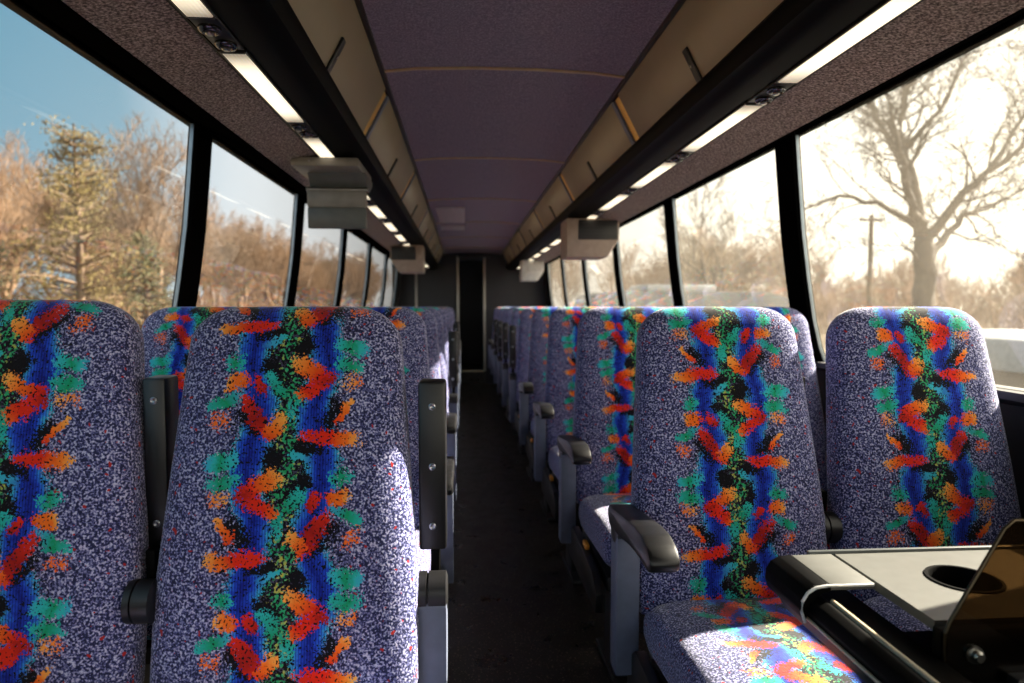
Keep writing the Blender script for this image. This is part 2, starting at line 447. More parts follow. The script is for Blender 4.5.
for sx in (-1, 1):
    bm = bmesh.new(); box(bm, (sx * 0.418, (Y0 + 10.2) / 2, 1.963), (0.016, 10.2 - Y0, 0.014), 0.003); tn += 1
    struct(to_obj('trim_%d' % tn, bm, 'darktrim'), 'dark edge strip where ceiling meets the bins', 'trim')
    bm = bmesh.new()
    prism(bm, [(sx * 0.684, 1.726), (sx * 0.838, 1.697), (sx * 0.846, 1.702), (sx * 0.684, 1.76)], Y0, 10.2); tn += 1
    struct(to_obj('trim_%d' % tn, bm, 'carpet', smooth=False), 'brown grey carpeted panel above the %s windows' % ('left' if sx < 0 else 'right'), 'panel')
    bm = bmesh.new()
    prism(bm, [(sx * 0.838, 1.696), (sx * 0.850, 1.697), (sx * 0.868, 1.712), (sx * 1.06, 1.806), (sx * 1.06, 1.83), (sx * 0.846, 1.72)], Y0, 10.2); tn += 1
    struct(to_obj('trim_%d' % tn, bm, 'pillar', smooth=False), 'black header panel along the top of the %s windows' % ('left' if sx < 0 else 'right'), 'trim')

# two thin pale rectangular slabs against the ceiling, left of centre
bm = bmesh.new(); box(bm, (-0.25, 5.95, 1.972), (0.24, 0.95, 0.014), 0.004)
h = tag(to_obj('ceiling_slab', bm, 'slab'), 'pale rectangular slab against the cloth ceiling', 'slab')
bm = bmesh.new(); box(bm, (-0.25, 6.85, 1.972), (0.24, 0.35, 0.014), 0.004); to_obj('rear_slab', bm, 'slab', h)

# ------------------------------------------------------------------ overhead: rails, bins, lights, vents
def overhead(sx):
    S = 'left' if sx < 0 else 'right'
    bm = bmesh.new()
    pr = [(0.505, 1.795), (0.497, 1.782), (0.500, 1.762), (0.512, 1.746), (0.530, 1.742), (0.540, 1.734), (0.560, 1.727), (0.612, 1.724),
          (0.616, 1.730), (0.672, 1.730), (0.676, 1.722), (0.684, 1.724), (0.684, 1.765), (0.52, 1.80)]
    prism(bm, [(sx * a, b) for a, b in pr], Y0, 10.15)
    r = tag(to_obj('service_rail', bm, 'rail'), 'long black rail under the %s overhead bins' % S, 'rail')
    for k in range(-3, 6):
        y0, y1 = 2.5 + 1.45 * (k - 1) + 0.105, 2.5 + 1.45 * k
        if y0 < Y0: y0 = Y0 + 0.02
        y1 = min(y1, 10.1)
        i = k + 3
        b = thing('overhead_bin', ('%s overhead bin with olive door and black strap, %s in view counting from the nearest' % (S, ORD[k])) if k >= 0 else ('%s overhead bin above the driver area, %s ahead of the front row' % (S, ORD[-k - 1])), 'overhead bin', (sx * 0.46, (y0 + y1) / 2, 1.78), 'overhead bins along the %s side' % S)
        o = Vector(b.location)
        def rel(bm): bmesh.ops.translate(bm, verts=bm.verts[:], vec=-o); return bm
        bm = bmesh.new()
        prism(bm, [(sx * 0.425, 1.958), (sx * 0.462, 1.888), (sx * 0.510, 1.797), (sx * 0.530, 1.806), (sx * 0.445, 1.966)], y0 + 0.002, y1 - 0.002, bev=0.002)
        to_obj('door', rel(bm), 'bin', b)
        bm = bmesh.new()
        prism(bm, [(sx * 0.432, 1.955), (sx * 0.516, 1.796), (sx * 0.530, 1.804), (sx * 0.446, 1.962)], y1 + 0.004, y1 + 0.068)
        to_obj('divider_trim', rel(bm), 'gold', b, smooth=False)
        bm = bmesh.new()
        prism(bm, [(sx * 0.424, 1.953), (sx * 0.508, 1.794), (sx * 0.53, 1.804), (sx * 0.446, 1.962)], y1 + 0.070, y1 + 0.101)
        to_obj('divider_post', rel(bm), 'greyblue', b, smooth=False)
        ym = 2.5 + 1.45 * (k - 1) + 0.80
        if ym > Y0 + 0.05:
            bm = bmesh.new()
            n = Vector((-sx * 0.89, 0, -0.46)).normalized()
            d = Vector((sx * 0.085, 0, -0.161)).normalized()
            c = Vector((sx * 0.489, ym, 1.838)) + n * 0.004
            rot = Matrix((d, Vector((0, 1, 0)), d.cross(Vector((0, 1, 0))))).transposed()
            box(bm, c, (0.100, 0.032, 0.008), 0.002, rot)
            st = to_obj('door_strap', rel(bm), 'black', b)
            bm = bmesh.new(); cyl(bm, c + n * 0.003, c + n * 0.0065, 0.0045, n=10); to_obj('rivet', rel(bm), 'screw', st)
    far0 = 1.62 if sx > 0 else 1.34
    n = 0
    for k in range(-4, 12):
        yf = far0 + 0.725 * k
        if yf > 9.6: break
        L = 0.54
        c = (sx * 0.644, yf - L / 2, 1.727)
        lt = thing('ceiling_light', ('%s lit ribbed light panel of the %s rail, counting from the nearest' % (ORD[k], S)) if k >= 0 else ('lit panel of the %s rail above the driver area, %s ahead of the front row' % (S, ORD[-k - 1])), 'light', c, 'light panels in the %s rail' % S)
        bm = bmesh.new(); box(bm, (0, 0, -0.004), (0.050, L, 0.012), 0.003); to_obj('lens', bm, 'lens', lt)
        bm = bmesh.new()
        for e in (-1, 1): box(bm, (0, e * (L / 2 + 0.004), -0.003), (0.052, 0.008, 0.014), 0.002); box(bm, (e * 0.0275, 0, -0.002), (0.005, L + 0.016, 0.012), 0.001)
        to_obj('frame', bm, 'black', lt, smooth=False)
        vc = (sx * 0.644, yf + 0.0925, 1.728)
        vt = thing('air_vent', ('black air nozzle pair just behind the %s light panel of the %s rail' % (ORD[k], S)) if k >= 0 else ('air nozzle pair of the %s rail above driver area, %s before front row' % (S, ORD[-k - 1])), 'air vent', vc, 'air nozzle pairs in the %s rail' % S)
        bm = bmesh.new(); box(bm, (0, 0, -0.003), (0.056, 0.155, 0.010), 0.003); to_obj('plate', bm, 'black', vt)
        for e in (-1, 1):
            bm = bmesh.new(); lathe(bm, (0.002 * e, e * 0.04, -0.007), (0, 0, -1), [(0.022, 0), (0.023, 0.006), (0.019, 0.011), (0.015, 0.012), (0.012, 0.006)])
            nz = to_obj('nozzle', bm, 'chrome', vt)
            bm = bmesh.new(); lathe(bm, (0.002 * e, e * 0.04, -0.0135), (0, 0, -1), [(0.009, 0), (0.009, 0.007), (0.006, 0.010)]); to_obj('nozzle_core', bm, 'steel', nz)
        n += 1
overhead(-1); overhead(1)

# ------------------------------------------------------------------ monitors hanging under the rails
def flip_tv(x, y, label):
    t = thing('hanging_flip_monitor', label, 'monitor', (x, y, 1.722), 'monitors hanging from the rails')
    bm = bmesh.new(); box(bm, (-0.015, 0.0, -0.022), (0.245, 0.36, 0.034), 0.008); m = to_obj('mount_plate', bm, 'tv', t)
    bm = bmesh.new(); cyl(bm, (-0.07, -0.181, -0.02), (-0.07, -0.178, -0.02), 0.004, n=10); to_obj('screw', bm, 'screw', m)
    bm = bmesh.new(); prism(bm, [(-0.06, -0.036), (0.15, -0.036), (0.15, -0.055), (0.06, -0.095), (0.0, -0.095)], -0.105, 0.115, axis='x', bev=0.003); to_obj('housing', bm, 'tvlow', t)
    bm = bmesh.new(); cyl(bm, (-0.118, -0.01, -0.095), (0.118, -0.01, -0.095), 0.010); to_obj('hinge', bm, 'steel', t)
    bm = bmesh.new(); R = Matrix.Rotation(math.radians(4), 3, 'X')
    box(bm, (0, -0.015, -0.132), (0.225, 0.034, 0.066), 0.005, R); to_obj('screen_back', bm, 'tv', t)
    bm = bmesh.new(); box(bm, (0, -0.010, -0.205), (0.225, 0.036, 0.082), 0.006, R); s = to_obj('screen_lower_back', bm, 'tvlow', t)
    bm = bmesh.new(); box(bm, (0, 0.014, -0.175), (0.19, 0.006, 0.11), 0.002, R); to_obj('screen', bm, 'carglass', s)
flip_tv(-0.637, 2.70, 'grey flip down monitor hanging from the left rail near the front')

def crt_tv(x, y, w, sgn, label, body, dark):
    t = thing('hanging_box_monitor', label, 'monitor', (x, y, 1.722), 'monitors hanging from the rails')
    bm = bmesh.new()
    h = 0.245
    pr = [(-w / 2, -0.004), (w / 2, -0.004), (w / 2, -0.13), (w / 2 - 0.075, -h), (-w / 2, -h)]
    prism(bm, [(sgn * a, b) for a, b in pr], -0.12, 0.14, bev=0.008)
    b = to_obj('body', bm, body, t)
    bm = bmesh.new(); box(bm, (sgn * 0.03, -0.121, -0.075), (w * 0.74, 0.012, 0.12), 0.004)
    for q in range(5): box(bm, (sgn * 0.03, -0.128, -0.03 - q * 0.022), (w * 0.68, 0.006, 0.006))
    to_obj('rear_grille', bm, dark, b)
    bm = bmesh.new(); box(bm, (0, 0.141, -0.12), (w * 0.8, 0.006, 0.17), 0.002); to_obj('screen', bm, 'carglass', b)
crt_tv(0.655, 4.25, 0.33, 1, 'taupe box monitor with dark rear grille hanging from the right rail', 'tvbox', 'black')
crt_tv(-0.645, 6.15, 0.29, -1, 'taupe box monitor hanging far back from the left rail', 'tvbox', 'black')
crt_tv(0.665, 7.95, 0.26, 1, 'small pale box monitor hanging farthest back on the right', 'tvwhite', 'tvwhite')

# ------------------------------------------------------------------ rear of the coach
bm = bmesh.new()
box(bm, (-0.72, 10.25, 0.99), (0.98, 0.06, 1.98)); box(bm, (0.70, 10.25, 0.99), (1.02, 0.06, 1.98)); box(bm, (-0.02, 10.25, 1.93), (0.46, 0.06, 0.1))
box(bm, (0, 11.57, 1.05), (2.46, 0.06, 2.1)); box(bm, (-0.24, 10.9, 1.0), (0.03, 1.3, 2.0)); box(bm, (0.20, 10.9, 1.0), (0.03, 1.3, 2.0))
struct(to_obj('wall_back', bm, 'partition', smooth=False), 'dark partition wall with aisle opening at the rear of the bus', 'wall')
for x, z0, z1 in ((-0.226, 0.2, 1.95), (0.175, 0.2, 1.92), (-0.85, 0.4, 1.75)):
    bm = bmesh.new(); box(bm, (x, 10.20, (z0 + z1) / 2), (0.032, 0.04, z1 - z0), 0.006); tn += 1
    struct(to_obj('trim_%d' % tn, bm, 'edge'), 'metal edge strip on the rear partition', 'trim')
bm = bmesh.new(); box(bm, (-0.02, 10.85, 0.1), (0.40, 1.3, 0.2), mi=0); box(bm, (-0.02, 10.195, 0.197), (0.36, 0.02, 0.02), 0.004, mi=1); tn += 1
struct(to_obj('trim_%d' % tn, bm, ['floor', 'cream'], smooth=False), 'raised step with pale nosing at the end of the aisle', 'step')
bm = bmesh.new(); box(bm, (0.02, 10.17, 1.935), (0.5, 0.05, 0.035), 0.006)
for i in range(8): box(bm, (-0.19 + i * 0.06, 10.143, 1.935), (0.045, 0.008, 0.012))
tag(to_obj('air_grille', bm, 'black', smooth=False), 'dark slotted grille over the rear opening', 'grille')

# ------------------------------------------------------------------ seats
TILT = math.radians(11.5)
DV = Vector((0, math.sin(TILT), math.cos(TILT))); NF = Vector((0, -math.cos(TILT), math.sin(TILT)))
BL = 0.70
BASE = Vector((0, -BL * math.sin(TILT) + 0.03, 1.168 - BL * math.cos(TILT)))
def back_st():
    st = []
    ss = [0.0, 0.008, 0.02, 0.04, 0.08, 0.14, 0.2, 0.26, 0.32, 0.38, 0.44, 0.5, 0.55, 0.59, 0.615] + [0.63 + 0.07 * math.sin(PI / 2 * q / 11) for q in range(12)]
    for s in ss:
        w = 0.224 if s < 0.2 else 0.224 - 0.034 * ((s - 0.2) / 0.43)
        w -= 0.010 * max(0, 1 - s / 0.04)
        hf = 0.058 + 0.014 * math.sin(PI * min(1, s / 0.62)); hb = 0.058
        k = 1.0
        if s > 0.63:
            c = math.sqrt(max(0.0, 1 - ((s - 0.63) / 0.07) ** 2))
            w = w - 0.078 + 0.078 * c
            k = 1.0
        if s > 0.60: k = 0.22 + 0.78 * math.sqrt(max(0.0, 1 - ((s - 0.60) / 0.1) ** 2))
        if s < 0.04: k = 0.7 + 0.3 * math.sqrt(s / 0.04)
        st.append((s, w, hf * k, hb * k, 3.5))
    st.append((0.7005, st[-1][1] * 0.9, 0.006, 0.006, 4))
    return st
ME = {}
def keep(key, name, bm, mats, smooth=True):
    o = to_obj(name, bm, mats, None, smooth); ME[key] = (name, o.data, ); COL.objects.unlink(o); bpy.data.objects.remove(o)

keep('backrest', 'backrest', loft(back_st(), lambda x, s, t: BASE + DV * s + NF * t + Vector((x, 0, 0))), 'fabric')
def cush_st():
    st = []
    for s in [0, 0.01, 0.03, 0.08, 0.15, 0.22, 0.29, 0.35, 0.39] + [0.40 + 0.07 * math.sin(PI / 2 * q / 9) for q in range(1, 10)]:
        k = 1.0; w = 0.212
        if s > 0.40:
            c = math.sqrt(max(0, 1 - ((s - 0.40) / 0.07) ** 2)); k = 0.35 + 0.65 * c; w = 0.212 - 0.035 + 0.035 * c
        if s < 0.03: k = 0.6 + 0.4 * s / 0.03
        st.append((s, w, 0.068 * k, 0.066 * k, 5))
    return st
# arc length runs from the front lip backwards, so the band carries on from the backrest
keep('cushion', 'seat_cushion', loft(cush_st(), lambda x, s, t: Vector((x, -0.135 - s, 0.462 + t + 0.025 * (s / 0.47) - 0.02 * max(0, (s - 0.33) / 0.14) * (1 if t > 0 else 0)))), 'fabric')

def m_back_shell():
    bm = bmesh.new()
    box(bm, BASE + DV * 0.20 - NF * 0.064, (0.38, 0.30, 0.020), 0.008, Matrix((Vector((1, 0, 0)), DV, -NF)).transposed() if False else Matrix.Rotation(PI / 2 - TILT, 3, 'X'))
    return bm
keep('shell', 'back_shell', m_back_shell(), 'black')
def m_pocket():
    bm = bmesh.new(); box(bm, BASE + DV * 0.20 - NF * 0.077, (0.30, 0.20, 0.010), 0.004, Matrix.Rotation(PI / 2 - TILT, 3, 'X')); return bm
keep('pocket', 'seat_pocket', m_pocket(), 'wall')

def m_frame():
    bm = bmesh.new()
    box(bm, (0, -0.34, 0.372), (0.40, 0.40, 0.045), 0.008)
    for e in (-1, 1): box(bm, (e * 0.17, -0.19, 0.39), (0.03, 0.22, 0.05), 0.005)
    return bm
keep('frame', 'seat_frame', m_frame(), 'black')
def m_leg():
    bm = bmesh.new()
    box(bm, (0, -0.33, 0.185), (0.05, 0.16, 0.335), 0.008); box(bm, (0, -0.33, 0.012), (0.07, 0.36, 0.022), 0.006)
    return bm
keep('leg', 'leg', m_leg(), 'black')

# armrest pieces, centred on x = 0
def m_post():
    bm = bmesh.new()
    prism(bm, [(-0.135, 0.35), (-0.075, 0.35), (-0.075, 0.66), (-0.085, 0.675), (-0.130, 0.675), (-0.140, 0.66)], -0.026, 0.026, axis='x', bev=0.004)
    return bm
keep('post', 'armrest_post', m_post(), 'greyblue')
def m_skirt():
    bm = bmesh.new()
    prism(bm, [(-0.56, 0.30), (-0.10, 0.30), (-0.08, 0.36), (-0.16, 0.42), (-0.50, 0.40), (-0.57, 0.36)], -0.012, 0.012, axis='x', bev=0.003)
    return bm
keep('skirt', 'side_cover', m_skirt(), 'black')
def m_pad_down():
    bm = bmesh.new()
    top = [(-0.055, 0.716), (-0.10, 0.720), (-0.20, 0.732), (-0.29, 0.742), (-0.345, 0.742), (-0.382, 0.732), (-0.402, 0.714)]
    bot = [(-0.404, 0.696), (-0.392, 0.686), (-0.36, 0.687), (-0.31, 0.690), (-0.25, 0.686), (-0.16, 0.674), (-0.075, 0.668), (-0.052, 0.690)]
    prism(bm, top + bot, -0.030, 0.030, axis='x', bev=0.009)
    return bm
keep('pad_down', 'armrest_pad', m_pad_down(), 'pad')
def m_pad_up(wd, z0, z1):
    bm = bmesh.new(); box(bm, (0, -0.035, (z0 + z1) / 2), (wd, 0.062, z1 - z0), 0.006); return bm
keep('pad_up', 'armrest_pad', m_pad_up(0.050, 0.745, 1.055), 'pad')
keep('pad_mid', 'armrest_pad', m_pad_up(0.040, 0.745, 1.050), 'pad')
def m_hinge(wd):
    bm = bmesh.new(); lathe(bm, (-wd / 2, -0.105, 0.675), (1, 0, 0), [(0.028, 0), (0.036, 0.003), (0.036, wd * 0.3), (0.032, wd * 0.32), (0.032, wd * 0.36), (0.036, wd * 0.38), (0.036, wd - 0.003), (0.028, wd)], 24)
    return bm
keep('hinge', 'armrest_hinge', m_hinge(0.054), 'black'); keep('hinge_mid', 'armrest_hinge', m_hinge(0.046), 'black')
def m_link():
    bm = bmesh.new(); box(bm, (0.004, -0.062, 0.725), (0.016, 0.05, 0.06), 0.003); return bm
keep('link', 'hinge_link', m_link(), 'rail')
def m_screws(z):
    bm = bmesh.new(); lathe(bm, (0, -0.0655, z), (0, -1, 0), [(0.0065, 0), (0.0065, 0.002), (0.0045, 0.003), (0.0025, 0.0015)], 12); return bm
for i, z in enumerate((0.79, 0.90, 1.01)): keep('screw%d' % i, 'screw', m_screws(z), 'screw')
def m_tab():
    bm = bmesh.new(); box(bm, (0, -0.33, 0.405), (0.014, 0.05, 0.040), 0.004); return bm
keep('tab', 'orange_tab', m_tab(), 'orange')

seat_phase = {}
def part(key, parent, dx=0.0, name=None):
    nm, me = ME[key]
    return link(name or nm, me, parent, (dx, 0, 0))
def seat(x, y, side, kind, row, arm, phase, lean=0.0, label=''):
    """side -1 left / 1 right; kind 'aisle' / 'window'; arm 'up' / 'down'"""
    S = 'left' if side < 0 else 'right'
    t = thing('bus_seat', label, 'bus seat', (x, y, 0), 'patterned bus seats')
    b = part('backrest', t); b['phase'] = phase
    if lean: b.rotation_euler = (lean, 0, 0); b.location = (0, 0.5 * math.sin(lean), 0.012)
    sh = part('shell', b); part('pocket', sh)
    c = part('cushion', t); c['phase'] = phase + 0.05
    f = part('frame', t)
    part('leg', t, -side * 0.12 if kind == 'aisle' else side * 0.10)
    if kind == 'aisle':
        ax = -side * 0.2475
        po = part('post', t, ax); part('skirt', t, -side * 0.226)
        part('tab', t, -side * 0.222)
        h = part('hinge', t, ax)
        if arm == 'down': part('pad_down', t, ax)
        else:
            lk = part('link', h); p = part('pad_up', t, ax); p.location.y = 0.025; p.location.z = h.location.z = po.location.z = -0.02; h.location.y = 0.05; po.location.y = 0.05
            for i in range(3): part('screw%d' % i, p)
    else:
        ax = -side * 0.235
        h = part('hinge_mid', t, ax); part('link', h)
        p = part('pad_mid', t, ax)
        if side > 0: p.location = (ax - 0.012, 0.12, -0.055); h.location = (ax - 0.004, 0.03, -0.02)
        else: p.location = (ax - 0.006, 0.03, -0.005)
        for i in (0, 2): part('screw%d' % i, p)
    return t

random.seed(5)
LUP = {0, 3, 5, 6}; RUP = {4, 5, 6, 7}
for row in range(10):
    for side in (-1, 1):
        S = 'left' if side < 0 else 'right'
        y = (1.255 if side < 0 else 1.565) + 0.838 * row
        if y > 9.75: continue
        for kind, xc in (('aisle', 0.454 if side < 0 else 0.459), ('window', 0.924 if side < 0 else 0.936)):
            ph = random.random() * 0.397
            if row == 0: ph = {(-1, 'aisle'): 0.078, (-1, 'window'): 0.115, (1, 'aisle'): 0.205, (1, 'window'): 0.012}[(side, kind)]
            arm = 'up' if row in (LUP if side < 0 else RUP) else 'down'
            where = 'beside the aisle' if kind == 'aisle' else 'against the window'
            extra = 'raised armrest' if arm == 'up' else 'lowered armrest'
            rowname = {0: 'front'}.get(row, ORD[row])
            if kind == 'aisle': lab = '%s row %s seat beside the aisle with %s' % (rowname, S, extra)
            else: lab = '%s row %s seat against the windows' % (rowname, S)
            seat(side * xc, y, side, kind, row, arm, ph, lean=(math.radians(1.2) if (row == 0 and side < 0 and kind == 'window') else 0), label='blue speckled ' + lab)

# ------------------------------------------------------------------ fold-out table in front of the right seats
TX0, TX1, TY0, TY1, TZ = 0.506, 1.12, 0.93, 1.20, 0.725
tb = thing('tray_table', 'grey folding table with black edge rail in front of the right seats', 'table', (0.75, 1.0, 0))
O = Vector(tb.location)
def trel(bm): bmesh.ops.translate(bm, verts=bm.verts[:], vec=-O); return bm
def board_with_hole(x0, x1, y0, y1, z, th, cx, cy, r, n=40):
    bm = bmesh.new()
    def edge(a):
        dx, dy = math.cos(a), math.sin(a)
        tx = ((x1 - cx) / dx if dx > 0 else (x0 - cx) / dx) if abs(dx) > 1e-9 else 1e9
        ty = ((y1 - cy) / dy if dy > 0 else (y0 - cy) / dy) if abs(dy) > 1e-9 else 1e9
        return (cx + dx * min(tx, ty), cy + dy * min(tx, ty))
    angs = sorted([2 * PI * i / n + PI / n for i in range(n)] + [math.atan2(yy - cy, xx - cx) % (2 * PI) for xx in (x0, x1) for yy in (y0, y1)])
    n = len(angs); R = {}
    for lv, zz in (('t', z), ('b', z - th)):
        R[lv + 'i'] = [bm.verts.new((cx + r * math.cos(a), cy + r * math.sin(a), zz)) for a in angs]
        R[lv + 'o'] = [bm.verts.new((*edge(a), zz)) for a in angs]
    for i in range(n):
        j = (i + 1) % n
        bm.faces.new((R['ti'][i], R['to'][i], R['to'][j], R['ti'][j])); bm.faces.new((R['bi'][j], R['bo'][j], R['bo'][i], R['bi'][i]))
        bm.faces.new((R['to'][i], R['bo'][i], R['bo'][j], R['to'][j])); bm.faces.new((R['ti'][j], R['bi'][j], R['bi'][i], R['ti'][i]))
    bmesh.ops.recalc_face_normals(bm, faces=bm.faces[:])
    return bm
HX, HY, HR = 0.668, 1.07, 0.055
to_obj('tabletop', trel(board_with_hole(TX0 + 0.006, TX1, TY0, TY1, TZ, 0.016, HX, HY, HR)), 'table', tb, smooth=False)
bm = bmesh.new()
lathe(bm, (HX, HY, TZ - 0.075), (0, 0, 1), [(HR - 0.004, 0), (HR + 0.001, 0.004), (HR + 0.001, 0.0735), (HR + 0.005, 0.0755), (HR + 0.004, 0.0775), (HR - 0.001, 0.0775), (HR - 0.003, 0.074), (HR - 0.003, 0.006), (0.01, 0.005)], 36)
to_obj('cup_holder', trel(bm), 'rail', tb)
bm = bmesh.new(); box(bm, ((TX0 + TX1) / 2, TY1 + 0.006, TZ - 0.008), (TX1 - TX0 + 0.09, 0.011, 0.028), 0.004); to_obj('back_lip', trel(bm), 'tvlow', tb)
bm = bmesh.new()
prism(bm, [(0.392, 0.664), (0.388, 0.682), (0.394, 0.698), (0.410, 0.704), (0.424, 0.699), (0.432, 0.684), (0.505, 0.680), (0.505, 0.63), (0.41, 0.63)], 0.62, TY1 - 0.01, bev=0.003)
r = to_obj('edge_rail', trel(bm), 'rail', tb)
bm = bmesh.new(); box(bm, (0.57, 0.835, 0.640), (0.28, 0.44, 0.012), 0.003); to_obj('gap_sheet', trel(bm), 'rail', tb)  # added black sheet closing the gap between edge rail and fascia
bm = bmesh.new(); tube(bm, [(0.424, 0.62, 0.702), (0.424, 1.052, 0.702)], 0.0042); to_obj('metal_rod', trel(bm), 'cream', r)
bm = bmesh.new(); tube(bm, [(0.389, 0.62, 0.668), (0.389, TY1 - 0.02, 0.668)], 0.0028); to_obj('rail_highlight', trel(bm), 'cream', r)  # highlight on the rail's lower edge, built in as a pale tube
bm = bmesh.new()
prism(bm, [(0.384, 0.664), (0.378, 0.682), (0.379, 0.700), (0.388, 0.715), (0.404, 0.723), (0.426, 0.7255), (0.428, 0.716), (0.410, 0.709), (0.392, 0.690)], 1.062, TY1 + 0.004, bev=0.002)
cpp = to_obj('end_bumper', trel(bm), 'rail', tb)
bm = bmesh.new(); box(bm, (0.4655, (1.062 + TY1) / 2, TZ - 0.004), (0.078, TY1 - 1.062, 0.010), 0.002); to_obj('end_leaf', trel(bm), 'table', tb)
bm = bmesh.new()
tube(bm, [(0.500, 1.060, TZ), (0.450, 1.060, TZ), (0.420, 1.060, 0.7255), (0.400, 1.060, 0.723), (0.385, 1.060, 0.714), (0.3765, 1.060, 0.700), (0.3755, 1.060, 0.682), (0.382, 1.060, 0.664)], 0.0026, 8); to_obj('white_band', trel(bm), 'white', cpp)
bm = bmesh.new(); box(bm, ((TX0 + TX1) / 2, TY0 - 0.012, 0.625), (TX1 - TX0, 0.02, 0.19), 0.004); fas = to_obj('fascia', trel(bm), 'rail', tb)
bm = bmesh.new()
gp = [(TX0, 0.64), (TX0, 0.722), (TX0 + 0.006, 0.738), (0.590, 0.872), (0.604, 0.884), (TX1, 0.886)]
prism(bm, gp + [(TX1, 0.64)], TY0 - 0.034, TY0 - 0.028)
gd = to_obj('smoked_guard', trel(bm), 'acrylic', tb, smooth=False)
bm = bmesh.new(); tube(bm, [(a, TY0 - 0.031, b) for a, b in gp], 0.0030, 8); to_obj('guard_edge', trel(bm), 'darktrim', gd)
for (bx, bz) in ((0.548, 0.690), (0.83, 0.690)):
    bm = bmesh.new(); lathe(bm, (bx, TY0 - 0.035, bz), (0, -1, 0), [(0.013, 0), (0.013, 0.003), (0.009, 0.004), (0.009, 0.010), (0.006, 0.013)], 16); to_obj('bolt', trel(bm), 'steel', gd)
bm = bmesh.new(); box(bm, (0.80, 0.865, 0.285), (0.09, 0.07, 0.72), 0.01); box(bm, (0.80, 0.84, -0.067), (0.24, 0.18, 0.022), 0.006); box(bm, (0.80, 0.89, 0.60), (0.4, 0.03, 0.12), 0.004)
to_obj('support_column', trel(bm), 'black', tb)

tb.location = (0.713, 0.92, 0.0734); tb.scale = (0.92, 0.92, 0.92)      # a slightly smaller table
# ------------------------------------------------------------------ outdoors
GZ = -1.33
def gnd(name, x0, x1, y0, y1, f, nx, ny, mat, label):
    bm = bmesh.new(); V = []
    for i in range(nx + 1):
        V.append([])
        for j in range(ny + 1):
            x = x0 + (x1 - x0) * i / nx; y = y0 + (y1 - y0) * j / ny
            V[-1].append(bm.verts.new((x, y, f(x, y))))
    for i in range(nx):
        for j in range(ny): bm.faces.new((V[i][j], V[i + 1][j], V[i + 1][j + 1], V[i][j + 1]))
    return struct(to_obj(name, bm, mat), label, 'ground')
gnd('ground', -7, 14, -30, 160, lambda x, y: GZ, 4, 8, 'dirt', 'pale concrete lot around the bus')
hill = lambda x, y: GZ + 1.4 * min(1, max(0, (-7 - x) / 9)) + 0.15 * math.sin(x * 0.7) * math.cos(y * 0.4)
gnd('ground', -120, -7, -40, 200, lambda x, y: GZ if x > -7.01 else hill(x, y), 40, 50, 'grass', 'dry brown verge outside the left windows')
hillr = lambda x, y: GZ + 1.7 * min(1, max(0, (x - 14) / 10)) + 0.15 * math.sin(x * 0.6) * math.cos(y * 0.37)
gnd('ground', 14, 140, -40, 200, lambda x, y: GZ if x < 14.01 else hillr(x, y), 40, 50, 'grass', 'dry brown bank outside the right windows')

# --- bare trees: tapered tubes in one mesh
class TM:
    def __init__(s): s.v = []; s.f = []; s.mi = []
    def tube(s, pts, rs, n):
        base = len(s.v); prevq = None
        for i, p in enumerate(pts):
            d = pts[min(i + 1, len(pts) - 1)] - pts[max(i - 1, 0)]
            if d.length < 1e-6: d = Vector((0, 0, 1))
            q = d.to_track_quat('Z', 'Y')
            for k in range(n):
                a = 2 * PI * k / n
                s.v.append(p + q @ Vector((rs[i] * math.cos(a), rs[i] * math.sin(a), 0)))
        for i in range(len(pts) - 1):
            for k in range(n):
                a = base + i * n + k; b = base + i * n + (k + 1) % n
                s.f.append((a, b, b + n, a + n))
    def leaf(s, p, sz, rng):
        d = Vector((rng.gauss(0, 1), rng.gauss(0, 1), rng.gauss(0, 1))).normalized(); e = d.orthogonal().normalized()
        b = len(s.v); s.v += [p - e * sz * 0.35, p + d * sz, p + e * sz * 0.35, p - d * sz * 0.6]; s.f.append((b, b + 1, b + 2, b + 3))
    def mesh(s, name, mats):
        me = bpy.data.meshes.new(name); me.from_pydata([tuple(v) for v in s.v], [], s.f); me.update()
        for m in mats: me.materials.append(M[m])
        for p in me.polygons: p.use_smooth = True
        return me

def grow(tm, p, d, L, r, lv, rng, kids, up=0.25, wig=0.22, tips=None, minr=0.008):
    ns = 5 if lv > 0 else 3
    pts = [p]; rs = [r]; dd = d.normalized()
    for i in range(ns):
        dd = (dd + Vector((rng.gauss(0, wig), rng.gauss(0, wig), rng.gauss(0, wig) + up * 0.25))).normalized()
        pts.append(pts[-1] + dd * (L / ns)); rs.append(max(minr * 0.6, r * (1 - 0.72 * (i + 1) / ns)))
    tm.tube(pts, rs, 7 if r > 0.08 else (5 if r > 0.03 else 3))
    if lv == 0:
        if tips is not None: tips.append(pts[-1]); tips.append(pts[-2])
        return
    n = kids[lv]
    for k in range(n):
        t = 0.25 + 0.75 * (k + rng.random()) / n
        i = min(ns - 1, int(t * ns)); q = pts[i].lerp(pts[i + 1], t * ns - i)
        ax = (pts[i + 1] - pts[i]).normalized()
        per = ax.orthogonal().normalized(); per.rotate(Matrix.Rotation(rng.random() * 2 * PI, 3, ax))
        nd = (ax * rng.uniform(0.5, 0.95) + per * rng.uniform(0.5, 1.0) + Vector((0, 0, up))).normalized()
        rr = max(minr, rs[i] * rng.uniform(0.45, 0.68))
        grow(tm, q, nd, L * rng.uniform(0.48, 0.72) * (1.15 - 0.45 * t), rr, lv - 1, rng, kids, up, wig, tips, minr)

